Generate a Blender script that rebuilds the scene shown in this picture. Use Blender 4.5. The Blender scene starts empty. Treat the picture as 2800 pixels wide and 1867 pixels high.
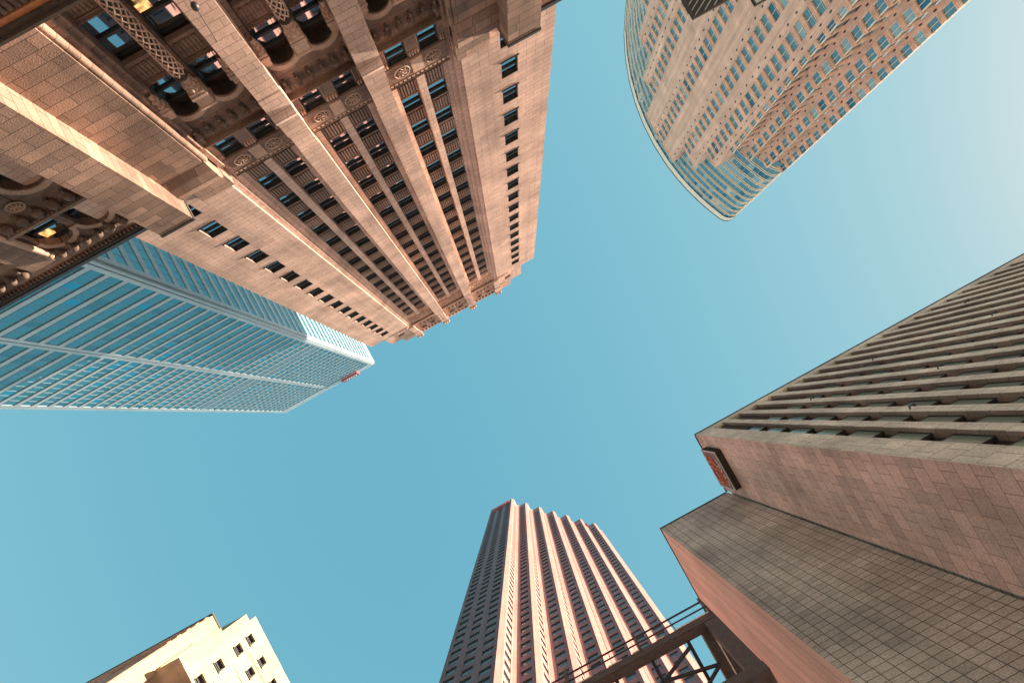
import bpy, math, random
from mathutils import Vector, Matrix
random.seed(7)
S = bpy.context.scene
COL = S.collection
R_ = math.radians

# ------------------------------------------------------------------ camera
# world axes: X and Y follow the street grid, Z is up; the camera stands on the
# pavement and looks almost straight up.
FPX = 1500.0
ZV = (1421.3, 1137.9)
PP = (ZV[0] - 58 * math.cos(R_(61)), ZV[1] - 58 * math.sin(R_(61)))
zc = Vector(((ZV[0] - PP[0]) / FPX, -(ZV[1] - PP[1]) / FPX, -1.0)).normalized()
xa = Vector((math.cos(R_(28.75)), math.sin(R_(28.75)), 0)); xa = (xa - xa.dot(zc) * zc).normalized()
ya = zc.cross(xa)
RM = Matrix((xa, ya, zc))                 # camera space -> world space
cam = bpy.data.cameras.new('camera')
co = bpy.data.objects.new('camera', cam); COL.objects.link(co)
cam.sensor_width = 36; cam.lens = 36 * FPX / 2800
cam.shift_x = (1400 - PP[0]) / 2800; cam.shift_y = (PP[1] - 933.5) / 2800
cam.clip_start = 0.1; cam.clip_end = 5000
co.matrix_world = Matrix.Translation((0, 0, 1.6)) @ RM.to_4x4()
S.camera = co
def proj(x, y, z):
    v = RM.transposed() @ (Vector((x, y, z)) - Vector((0, 0, 1.6)))
    if v.z > -0.01: return (-9999, -9999)
    return (PP[0] + FPX * v.x / -v.z, PP[1] - FPX * v.y / -v.z)

# ------------------------------------------------------------------ sky, sun, exposure
SUN_AZ, SUN_EL = 6.0, 25.0                # azimuth counted from +X towards +Y
w = bpy.data.worlds.new('World'); S.world = w; w.use_nodes = True
nt = w.node_tree; bg = nt.nodes['Background']
sky = nt.nodes.new('ShaderNodeTexSky'); sky.sky_type = 'NISHITA'; sky.sun_disc = False
sky.sun_elevation = R_(SUN_EL); sky.sun_rotation = R_(90 - SUN_AZ)
sky.altitude = 100; sky.air_density = 1.2; sky.dust_density = 0.55; sky.ozone_density = 1.5
# hazy city air: soften the sky's contrast per channel (red keeps its range, green and blue are evened out)
sp_ = nt.nodes.new('ShaderNodeSeparateColor'); cb_ = nt.nodes.new('ShaderNodeCombineColor'); nt.links.new(sky.outputs[0], sp_.inputs[0])
for i_, (p_, k_) in enumerate(((.80, .71), (.36, 1.385), (.22, 1.61))):
    q_ = nt.nodes.new('ShaderNodeMath'); q_.operation = 'POWER'; q_.inputs[1].default_value = p_
    r_ = nt.nodes.new('ShaderNodeMath'); r_.operation = 'MULTIPLY'; r_.inputs[1].default_value = k_
    nt.links.new(sp_.outputs[i_], q_.inputs[0]); nt.links.new(q_.outputs[0], r_.inputs[0]); nt.links.new(r_.outputs[0], cb_.inputs[i_])
nt.links.new(cb_.outputs[0], bg.inputs[0])
bg.inputs[1].default_value = 0.10
sl = bpy.data.lights.new('sun', 'SUN'); sl.energy = 4.9; sl.angle = R_(0.53); sl.color = (1.0, 0.82, 0.62)
so = bpy.data.objects.new('sun', sl); COL.objects.link(so)
sd = Vector((math.cos(R_(SUN_EL)) * math.cos(R_(SUN_AZ)), math.cos(R_(SUN_EL)) * math.sin(R_(SUN_AZ)), math.sin(R_(SUN_EL))))
so.rotation_euler = (-sd).to_track_quat('-Z', 'Y').to_euler()
S.view_settings.view_transform = 'Standard'; S.view_settings.look = 'None'
S.view_settings.exposure = 1.7; S.view_settings.gamma = 1
S.cycles.max_bounces = 6; S.cycles.diffuse_bounces = 4

# ------------------------------------------------------------------ materials
def newmat(name):
    m = bpy.data.materials.new(name); m.use_nodes = True
    return m, m.node_tree, m.node_tree.nodes['Principled BSDF']
def wallvec(nt, sx=1, sz=1):
    """vector that runs along an axis-aligned wall (x+y) and up it (z)"""
    g = nt.nodes.new('ShaderNodeNewGeometry'); s = nt.nodes.new('ShaderNodeSeparateXYZ')
    nt.links.new(g.outputs['Position'], s.inputs[0])
    a = nt.nodes.new('ShaderNodeMath'); a.operation = 'ADD'
    nt.links.new(s.outputs[0], a.inputs[0]); nt.links.new(s.outputs[1], a.inputs[1])
    c = nt.nodes.new('ShaderNodeCombineXYZ')
    nt.links.new(a.outputs[0], c.inputs[0]); nt.links.new(s.outputs[2], c.inputs[1])
    return c.outputs[0], g.outputs['Position']
def stone(name, c1, c2, mortar, bw=2.2, bh=0.85, ms=0.02, off=0.5, freq=2, rough=0.85, bump=0.25, vary=0.35, stain=0.35, squash=1.0, grain=9.0, streak=.25):
    m, nt, b = newmat(name)
    v, pos = wallvec(nt)
    br = nt.nodes.new('ShaderNodeTexBrick'); br.offset = off; br.offset_frequency = freq
    br.squash = squash; br.squash_frequency = 3
    br.inputs['Color1'].default_value = (*c1, 1); br.inputs['Color2'].default_value = (*c2, 1)
    br.inputs['Mortar'].default_value = (*mortar, 1)
    br.inputs['Scale'].default_value = 1; br.inputs['Mortar Size'].default_value = ms
    br.inputs['Brick Width'].default_value = bw; br.inputs['Row Height'].default_value = bh
    nt.links.new(v, br.inputs[0])
    n1 = nt.nodes.new('ShaderNodeTexNoise'); n1.inputs['Scale'].default_value = 0.17; n1.inputs['Detail'].default_value = 5
    n2 = nt.nodes.new('ShaderNodeTexNoise'); n2.inputs['Scale'].default_value = grain; n2.inputs['Detail'].default_value = 3
    nt.links.new(pos, n1.inputs[0]); nt.links.new(pos, n2.inputs[0])
    def mul(col, fac_out, lo, hi):
        r = nt.nodes.new('ShaderNodeMapRange'); r.inputs[1].default_value = 0.3; r.inputs[2].default_value = 0.7
        r.inputs[3].default_value = lo; r.inputs[4].default_value = hi; nt.links.new(fac_out, r.inputs[0])
        x = nt.nodes.new('ShaderNodeMix'); x.data_type = 'RGBA'; x.blend_type = 'MULTIPLY'; x.inputs['Factor'].default_value = 1
        nt.links.new(col, x.inputs[6])
        cc = nt.nodes.new('ShaderNodeCombineColor')
        for i in range(3): nt.links.new(r.outputs[0], cc.inputs[i])
        nt.links.new(cc.outputs[0], x.inputs[7]); return x.outputs[2]
    c = mul(br.outputs['Color'], n1.outputs[0], 1 - stain, 1 + stain * 0.5)
    c = mul(c, n2.outputs[0], 1 - vary * 0.5, 1 + vary * 0.5)
    if streak:
        sc = nt.nodes.new('ShaderNodeMapping'); sc.inputs['Scale'].default_value = (.55, .035, 1); nt.links.new(v, sc.inputs[0])
        n3 = nt.nodes.new('ShaderNodeTexNoise'); n3.inputs['Scale'].default_value = 1; n3.inputs['Detail'].default_value = 6; n3.inputs['Roughness'].default_value = .65
        nt.links.new(sc.outputs[0], n3.inputs[0]); c = mul(c, n3.outputs[0], 1-streak, 1+streak*.3)
    nt.links.new(c, b.inputs['Base Color']); b.inputs['Roughness'].default_value = rough
    bp = nt.nodes.new('ShaderNodeBump'); bp.inputs['Strength'].default_value = bump; bp.inputs['Distance'].default_value = 0.05
    ad = nt.nodes.new('ShaderNodeMath'); ad.operation = 'SUBTRACT'
    nt.links.new(n2.outputs[0], ad.inputs[0]); nt.links.new(br.outputs['Fac'], ad.inputs[1])
    nt.links.new(ad.outputs[0], bp.inputs['Height']); nt.links.new(bp.outputs[0], b.inputs['Normal'])
    return m
def plain(name, col, rough=0.7, metal=0.0, vary=0.2, scale=3.0, spec=0.5):
    m, nt, b = newmat(name)
    n = nt.nodes.new('ShaderNodeTexNoise'); n.inputs['Scale'].default_value = scale; n.inputs['Detail'].default_value = 4
    g = nt.nodes.new('ShaderNodeNewGeometry'); nt.links.new(g.outputs['Position'], n.inputs[0])
    r = nt.nodes.new('ShaderNodeMapRange'); r.inputs[1].default_value = 0.3; r.inputs[2].default_value = 0.7
    r.inputs[3].default_value = 1 - vary; r.inputs[4].default_value = 1 + vary; nt.links.new(n.outputs[0], r.inputs[0])
    x = nt.nodes.new('ShaderNodeVectorMath'); x.operation = 'SCALE'; x.inputs[0].default_value = col
    nt.links.new(r.outputs[0], x.inputs['Scale']); nt.links.new(x.outputs[0], b.inputs['Base Color'])
    b.inputs['Roughness'].default_value = rough; b.inputs['Metallic'].default_value = metal
    b.inputs['Specular IOR Level'].default_value = spec
    return m
def glass(name, col, metal=0.0, rough=0.04, wav=0.0, spec=0.6):
    """window pane over a dark room: mirror-like coat, tint from the coating"""
    m, nt, b = newmat(name)
    b.inputs['Base Color'].default_value = (*col, 1); b.inputs['Metallic'].default_value = metal
    b.inputs['Roughness'].default_value = rough; b.inputs['Specular IOR Level'].default_value = spec
    if wav:
        n = nt.nodes.new('ShaderNodeTexNoise'); n.inputs['Scale'].default_value = 0.45
        g = nt.nodes.new('ShaderNodeNewGeometry'); nt.links.new(g.outputs['Position'], n.inputs[0])
        bp = nt.nodes.new('ShaderNodeBump'); bp.inputs['Strength'].default_value = wav; bp.inputs['Distance'].default_value = 0.1
        nt.links.new(n.outputs[0], bp.inputs['Height']); nt.links.new(bp.outputs[0], b.inputs['Normal'])
    return m

M = {}
M['A'] = stone('limestone_ashlar', (.76, .51, .415), (.63, .415, .335), (.23, .145, .115), 2.3, .78, .022)
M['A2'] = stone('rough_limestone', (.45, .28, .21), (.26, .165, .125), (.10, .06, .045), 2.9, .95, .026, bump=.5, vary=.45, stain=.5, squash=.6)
M['Atrim'] = stone('carved_limestone', (.60, .39, .30), (.52, .335, .255), (.42, .27, .205), 4, 2, .01, bump=.3)
M['Adark'] = plain('weathered_bronze_metal', (.045, .035, .03), .6)
M['Alow'] = stone('dark_limestone', (.31, .19, .145), (.23, .14, .105), (.09, .055, .04), 2.3, .78, .022, vary=.45, stain=.6)  # darker tone of the same ashlar for the lower storeys
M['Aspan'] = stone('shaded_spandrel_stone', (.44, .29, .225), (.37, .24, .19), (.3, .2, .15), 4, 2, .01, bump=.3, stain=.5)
M['Aorn'] = plain('sooty_carved_stone', (.13, .085, .065), .9, vary=.5)
M['Asootshade'] = plain('soot_and_shade_recess', (.05, .033, .026), .95, vary=.3)  # near-black: arch soot, plus recess shade put into the colour elsewhere
M['room'] = plain('dark_room', (.02, .018, .018), .8)
M['glassA'] = glass('sash_glass', (.55, .62, .66), metal=.45, spec=.8, rough=.02)
M['glassA'].node_tree.nodes['Principled BSDF'].inputs['Metallic'].default_value = .42
for _n in ('glassA',):
    _b = M[_n].node_tree.nodes['Principled BSDF']; _b.inputs['Base Color'].default_value = (.42, .50, .55, 1); _b.inputs['Metallic'].default_value = 1.0
M['frameA'] = plain('black_sash_frame', (.02, .02, .02), .5)
M['blind'] = plain('pale_blind', (.5, .5, .45), .6)
M['C'] = stone('white_marble_panels', (.44, .52, .57), (.42, .50, .55), (.32, .39, .43), 6.6, 4.85, .03, off=0, vary=.06, stain=.12, bump=.05, rough=.3, streak=.1)
M['glassC'] = glass('teal_glass', (.10, .33, .40), metal=.55, rough=.05, wav=.05)
M['glassC2'] = glass('bright_teal_glass', (.03, .38, .55), metal=.5, rough=.08, wav=.05)
M['glassC3'] = glass('dark_teal_glass', (.08, .27, .33), metal=.55, rough=.05, wav=.05)
M['mull'] = plain('grey_mullion', (.30, .36, .40), .5)
M['line'] = plain('dark_gasket', (.04, .05, .06), .6)
M['D'] = stone('grey_granite_slabs', (.78, .77, .69), (.66, .655, .585), (.19, .175, .155), 1.0, 1.5, .018, vary=.5, stain=.3, grain=14)
M['Dside'] = stone('slot_shade_slabs', (.38, .29, .245), (.28, .215, .18), (.12, .09, .075), 1.5, 1.5, .018, vary=.5, stain=.5, grain=14)
M['Dp'] = stone('pink_lit_granite_slabs', (.82, .57, .52), (.62, .43, .395), (.25, .17, .15), 1.55, 1.05, .02, vary=.5, stain=.3, grain=14)  # reflected pink light put into the colour of the side wall
M['Fg'] = stone('grey_granite_grid', (.70, .675, .63), (.55, .53, .495), (.14, .125, .115), .78, .62, .026, off=0, vary=.5, stain=.35, grain=14)
M['Fp'] = stone('pink_lit_granite_grid', (.80, .53, .47), (.74, .49, .43), (.30, .17, .15), 1.5, 30, .03, off=0, vary=.25, stain=.15)  # end wall granite, tinted with the pink light reflected onto it
M['glassD'] = glass('green_grey_spandrel_glass', (.22, .30, .27), metal=.2, rough=.12)
M['glassDk'] = glass('dark_window_glass', (.03, .035, .04), rough=.04, spec=.9)
M['coping'] = plain('dark_metal_coping', (.03, .028, .03), .5)
M['E'] = stone('red_granite_shaded', (.17, .13, .155), (.155, .118, .14), (.11, .08, .095), 2.4, 1.91, .02, off=0, vary=.12, stain=.1, rough=.6, bump=.03)  # shaded faces: their shade is put into this darker granite
M['Ech'] = stone('red_granite_sunlit', (.66, .29, .25), (.61, .265, .23), (.43, .18, .155), 2.4, 1.91, .02, off=0, vary=.12, stain=.12, rough=.5, bump=.03)  # sunlit edges: same granite, sunlight put into the paler colour
M['glassE'] = glass('blue_grey_glass', (.09, .135, .17), metal=.35, rough=.08)
M['B'] = stone('peach_granite', (.90, .62, .49), (.82, .565, .45), (.54, .34, .25), 5.6, 5.15, .03, off=0, vary=.15, stain=.2, bump=.08)
M['Bband'] = plain('cream_metal_band', (.85, .81, .68), .45, vary=.08)
M['glassB'] = glass('tower_glass_teal', (.20, .36, .40), metal=.6, rough=.04, wav=.25)
M['glassB2'] = glass('tower_glass_pale', (.42, .55, .55), metal=.5, rough=.1, wav=.2)
M['glassB3'] = glass('tower_glass_deep', (.07, .22, .29), metal=.6, rough=.04, wav=.25)
M['G'] = stone('cream_limestone', (.52, .44, .285), (.49, .41, .26), (.40, .29, .14), 3.0, 1.2, .015, vary=.12, stain=.12, bump=.1)
M['Gb'] = plain('shade_brown', (.50, .33, .25), .85, vary=.3, scale=.6)  # brown carries the shade on the cream tower's side and soffit
M['steel'] = plain('brown_painted_steel', (.085, .062, .06), .55, vary=.25, scale=8)
M['rail'] = plain('dark_rail', (.03, .028, .04), .45)
M['red'] = plain('orange_red_enamel', (.75, .16, .08), .4)
M['white'] = plain('white_enamel', (.75, .68, .66), .4)
M['magenta'] = plain('magenta_enamel', (.35, .08, .12), .4)
M['signface'] = plain('slate_sign_face', (.10, .09, .105), .45)
M['copper'] = plain('orange_copper_band', (.42, .16, .06), .5)
M['bounce_ground'] = plain('pale_bounce_ground', (.58, .51, .46), .9)  # unseen ground, made extra pale so its bounce fills the shaded walls
M['pave'] = stone('paving', (.35, .33, .30), (.30, .28, .26), (.15, .14, .13), .6, .6, .02)

# warm glow: a lit ceiling behind glass, and a gleam painted on another window
lm, lnt, lb = newmat('warm_glow'); lb.inputs['Base Color'].default_value = (.8, .6, .3, 1)
lb.inputs['Emission Color'].default_value = (1.0, .48, .16, 1); lb.inputs['Emission Strength'].default_value = 0.9
_n = lnt.nodes.new('ShaderNodeTexNoise'); _n.inputs['Scale'].default_value = 2.2
_g = lnt.nodes.new('ShaderNodeNewGeometry'); lnt.links.new(_g.outputs['Position'], _n.inputs[0])
_r = lnt.nodes.new('ShaderNodeMapRange'); _r.inputs[1].default_value = .35; _r.inputs[2].default_value = .65; _r.inputs[3].default_value = .05; _r.inputs[4].default_value = .6
lnt.links.new(_n.outputs[0], _r.inputs[0]); lnt.links.new(_r.outputs[0], lb.inputs['Emission Strength'])
M['lit'] = lm

# ------------------------------------------------------------------ mesh helpers
class MB:
    def __init__(s, k=1.0): s.v = []; s.f = []; s.m = []; s.sm = []; s.cur = 0; s.k = k
    def add(s, vs, fs, smooth=False):
        o = len(s.v); s.v += [tuple(p) for p in vs]
        for f in fs: s.f.append(tuple(o + i for i in f)); s.m.append(s.cur); s.sm.append(smooth)
    def box(s, x0, x1, y0, y1, z0, z1):
        if x1 < x0: x0, x1 = x1, x0
        if y1 < y0: y0, y1 = y1, y0
        if z1 < z0: z0, z1 = z1, z0
        s.add([(x0,y0,z0),(x1,y0,z0),(x1,y1,z0),(x0,y1,z0),(x0,y0,z1),(x1,y0,z1),(x1,y1,z1),(x0,y1,z1)],
              [(0,3,2,1),(4,5,6,7),(0,1,5,4),(1,2,6,5),(2,3,7,6),(3,0,4,7)])
        return s
    def prism(s, pts, z0, z1):
        n = len(pts)
        s.add([(x,y,z0) for x,y in pts]+[(x,y,z1) for x,y in pts],
              [tuple(range(n))[::-1], tuple(range(n,2*n))]+[(i,(i+1)%n,n+(i+1)%n,n+i) for i in range(n)])
    def prism_y(s, pts, y0, y1):
        """outline in the XZ plane pushed from y0 to y1"""
        n = len(pts)
        s.add([(x,y0,z) for x,z in pts]+[(x,y1,z) for x,z in pts],
              [tuple(range(n)), tuple(range(n,2*n))[::-1]]+[(i,n+i,n+(i+1)%n,(i+1)%n) for i in range(n)])
    def prism_x(s, pts, x0, x1):
        n = len(pts)
        s.add([(x0,y,z) for y,z in pts]+[(x1,y,z) for y,z in pts],
              [tuple(range(n)), tuple(range(n,2*n))[::-1]]+[(i,n+i,n+(i+1)%n,(i+1)%n) for i in range(n)])
    def tube(s, pts, r, n=8, closed=False):
        P = [Vector(p) for p in pts]; rings = []; L = len(P); up0 = Vector((0.13,0.31,0.94)).normalized()
        for i, p in enumerate(P):
            a = P[(i-1) % L] if (closed or i > 0) else p
            b = P[(i+1) % L] if (closed or i < L-1) else p
            t = (b-a).normalized(); u = t.cross(up0)
            if u.length < 1e-3: u = t.cross(Vector((1,0,0)))
            u.normalize(); q = t.cross(u); rr = r[i] if isinstance(r, (list,tuple)) else r
            rings.append([p + rr*(math.cos(2*math.pi*j/n)*u + math.sin(2*math.pi*j/n)*q) for j in range(n)])
        vs = [v for rg in rings for v in rg]; fs = []
        for i in range(L if closed else L-1):
            for j in range(n):
                k = (i+1) % L
                fs.append((i*n+j, i*n+(j+1)%n, k*n+(j+1)%n, k*n+j))
        s.add(vs, fs, True)
        if not closed:
            s.add(rings[0], [tuple(range(n))[::-1]]); s.add(rings[-1], [tuple(range(n))])
    def lathe(s, cx, cy, prof, n=20, a0=0, a1=2*math.pi):
        """profile [(r,z)] turned round a vertical axis"""
        vs = []; L = len(prof)
        for j in range(n):
            a = a0 + (a1-a0)*j/n
            for r, z in prof: vs.append((cx+r*math.cos(a), cy+r*math.sin(a), z))
        s.add(vs, [(j*L+i, ((j+1)%n)*L+i, ((j+1)%n)*L+i+1, j*L+i+1) for j in range(n) for i in range(L-1)], True)
    def ball(s, cx, cy, cz, rx, ry=None, rz=None, n=12, h=8):
        ry = ry or rx; rz = rz or rx
        vs = []
        for i in range(h+1):
            t = math.pi*i/h
            for j in range(n):
                a = 2*math.pi*j/n
                vs.append((cx+rx*math.sin(t)*math.cos(a), cy+ry*math.sin(t)*math.sin(a), cz+rz*math.cos(t)))
        s.add(vs, [(i*n+j, (i+1)*n+j, (i+1)*n+(j+1)%n, i*n+(j+1)%n) for i in range(h) for j in range(n)], True)
    def build(s, name, mats, parent=None, kind=None):
        if not s.v: return None
        me = bpy.data.meshes.new(name); k = s.k
        vs = s.v if k == 1.0 else [(x*k, y*k, 1.6+(z-1.6)*k) for x,y,z in s.v]
        me.from_pydata(vs, [], s.f)
        mats = mats if isinstance(mats, (list,tuple)) else [mats]
        for mm in mats: me.materials.append(M[mm])
        me.polygons.foreach_set('material_index', s.m); me.polygons.foreach_set('use_smooth', s.sm); me.update()
        o = bpy.data.objects.new(name, me); COL.objects.link(o)
        if parent: o.parent = parent
        if kind: o['kind'] = kind
        return o
def thing(name, label, cat, group=None):
    o = bpy.data.objects.new(name, None); COL.objects.link(o); o['label'] = label; o['category'] = cat
    if group: o['group'] = group
    return o
def tag(o, label, cat, group=None):
    o['label'] = label; o['category'] = cat
    if group: o['group'] = group
    return o

def window_set(parent, items, limit=100, k=1.0, name='window', child='glass'):
    """items: dict(c=centre, area=size, make=function(frameMB, glassMB), fm=frame material, gm=glass material).
    The ones that show largest become parts of their own (with their glass as sub-part), the rest one stuff part."""
    vis = []
    for it in items:
        x, y, z = it['c']; x, y, z = x*k, y*k, 1.6+(z-1.6)*k
        px, py = proj(x, y, z); d = math.sqrt(x*x+y*y+(z-1.6)**2)
        on = -20 < px < 2820 and -20 < py < 1887
        vis.append((-(it['area']/d**3) * it.get('w', 1) if on else 0, it))
    vis.sort(key=lambda t: t[0])
    rest = {}
    for n, (a, it) in enumerate(vis):
        if n < limit and a < 0:
            f = MB(k); g = MB(k); it['make'](f, g)
            fo = f.build(name, it['fm'], parent)
            if fo is None: g.build(name, it['gm'], parent)
            elif g.v: g.build(child, it['gm'], fo)
        else:
            f = rest.setdefault(it['fm'], MB(k)); g = rest.setdefault(it['gm'], MB(k)); it['make'](f, g)
    if rest:
        keys = list(rest); tot = MB(k)
        for i, kk in enumerate(keys):
            tot.cur = i
            o = len(tot.v); tot.v += rest[kk].v
            for f, sm in zip(rest[kk].f, rest[kk].sm): tot.f.append(tuple(o+q for q in f)); tot.m.append(i); tot.sm.append(sm)
        tot.build(name, keys, parent, kind='stuff')

# ------------------------------------------------------------------ ground
g = MB(); g.box(-900, 900, -900, 900, -0.5, 0); o = g.build('ground', 'bounce_ground'); o['kind'] = 'structure'
g = MB(); g.box(-60, 40, -31, -4, .01, .14); o = g.build('pavement', 'pave'); o['kind'] = 'structure'

# ================================================================== stone bank tower (A)
A = thing('stone_skyscraper', 'tall tan limestone setback tower with carved arches, twisted columns and deep vertical window bays', 'skyscraper')
CX = -1.12
ZB = 20.0
BAYS = [CX - 8.95, CX, CX + 8.95]
FL = 5.2
core = MB()
core.box(CX-24.6, CX+24.6, -75, -36.9, 0, 145.7)
core.box(CX-20.8, CX+20.8, -75, -36.9, 145.7, 155.9)
core.box(CX-17.4, CX+17.4, -75, -36.9, 155.9, 161)
core.build('inner_wall', 'Adark', A)
W = MB()
for sgn in (-1, 1):
    def X(a): return CX + sgn*a
    # plain corner wings, each with one column of windows
    W.box(X(20.1), X(24.6), -36.88, -35, 56.0, 145.8)
    W.box(X(13.45), X(18.0), -36.88, -35, 56.0, 145.8)
    W.box(X(16.9), X(24.6), -36.88, -35.01, ZB, 55.98)
    W.box(X(16.9), X(18.0), -36.88, -35.02, 55.98, 56.02)
    W.box(X(24.6), X(24.59-.3), -75, -36.9, 0, 145.8)
    for k in range(17):
        W.box(X(18.0)+.0, X(20.1), -36.88, -35.004, 58.4+FL*k, 60.8+FL*k if k < 16 else 145.79)
    # stepped reveal beside the bays
    W.box(X(12.8), X(13.45), -36.88, -35.3, 53.5, 147.6)
    W.box(X(12.2), X(12.8), -36.88, -35.65, 53.5, 147.6)
    W.box(X(11.7), X(12.2), -36.88, -36.0, 53.5, 147.6)
    # setback shoulders
    W.box(X(17.6), X(20.8), -36.88, -35.25, 145.8, 156)
    W.box(X(13.45), X(15.8), -36.88, -35.22, 147.7, 160.9)
    W.box(X(15.8), X(17.6), -36.88, -35.24, 147.9, 150.4)
    W.box(X(15.8), X(17.6), -36.88, -35.24, 153.0, 155.95)
    W.box(X(15.8), X(17.4), -36.88, -35.24, 155.95, 161)
    W.box(X(20.8), X(20.5), -75, -36.9, 145.8, 156); W.box(X(17.4), X(17.1), -75, -36.9, 156, 161)
    W.box(X(13.45), X(17.6), -35.3, -34.95, 145.5, 147.65)
    for q in range(4): W.box(X(13.8+q*.9), X(14.2+q*.9), -34.95, -34.75, 145.9, 147.2)
    W.box(X(18.2), X(20.9), -35.25, -35.0, 146.0, 146.9)
    W.box(X(13.3), X(15.7), -35.25, -35.05, 155.0, 155.6)
W.box(CX-13.4, CX+13.4, -75, -37.0, 161, 162.3)
W.build('wall', 'A', A)
# broad piers between bays with rounded crowns
PIERS = [CX-4.475, CX+4.475]
for px in PIERS:
    P = MB(); P.box(px-1.07, px+1.07, -36.86, -34.6, 56.5, 148.2); P.box(px-1.0, px+1.0, -36.86, -34.7, 148.2, 160.2)
    P.box(px-1.72, px-1.07, -36.86, -35.55, 55.95, 140); P.box(px+1.07, px+1.72, -36.86, -35.55, 55.95, 140)
    P.box(px-.78, px-.6, -34.62, -34.5, 148.6, 158.5); P.box(px+.6, px+.78, -34.62, -34.5, 148.6, 158.5)
    po = P.build('pier', 'A', A)
    Q = MB(); Q.prism_y([(px-1.0,160.2),(px-1.0,161.2),(px-.75,162.4),(px-.25,163.2),(px+.25,163.2),(px+.75,162.4),(px+1.0,161.2),(px+1.0,160.2)], -36.4, -34.5)
    for dx in (-.7, 0, .7): Q.ball(px+dx, -34.5, 161.3+(.9 if dx == 0 else 0), .42, .35, .5)
    Q.build('finial', 'Atrim', po)
for sgn in (-1, 1):       # outer crown piers
    px = CX+sgn*13.0; P = MB(); P.box(px-.75, px+.75, -36.86, -34.75, 147.6, 160.0)
    P.box(px-.9, px+.9, -36.86, -34.65, 155.2, 158.6)
    po = P.build('pier', 'A', A)
    Q = MB(); Q.prism_y([(px-.9,160.0),(px-.9,161),(px-.5,162.6),(px+.5,162.6),(px+.9,161),(px+.9,160)], -36.3, -34.7)
    for dx in (-.6, .6): Q.ball(px+dx, -34.6, 161.1, .45, .35, .55)
    Q.build('finial', 'Atrim', po)
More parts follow.
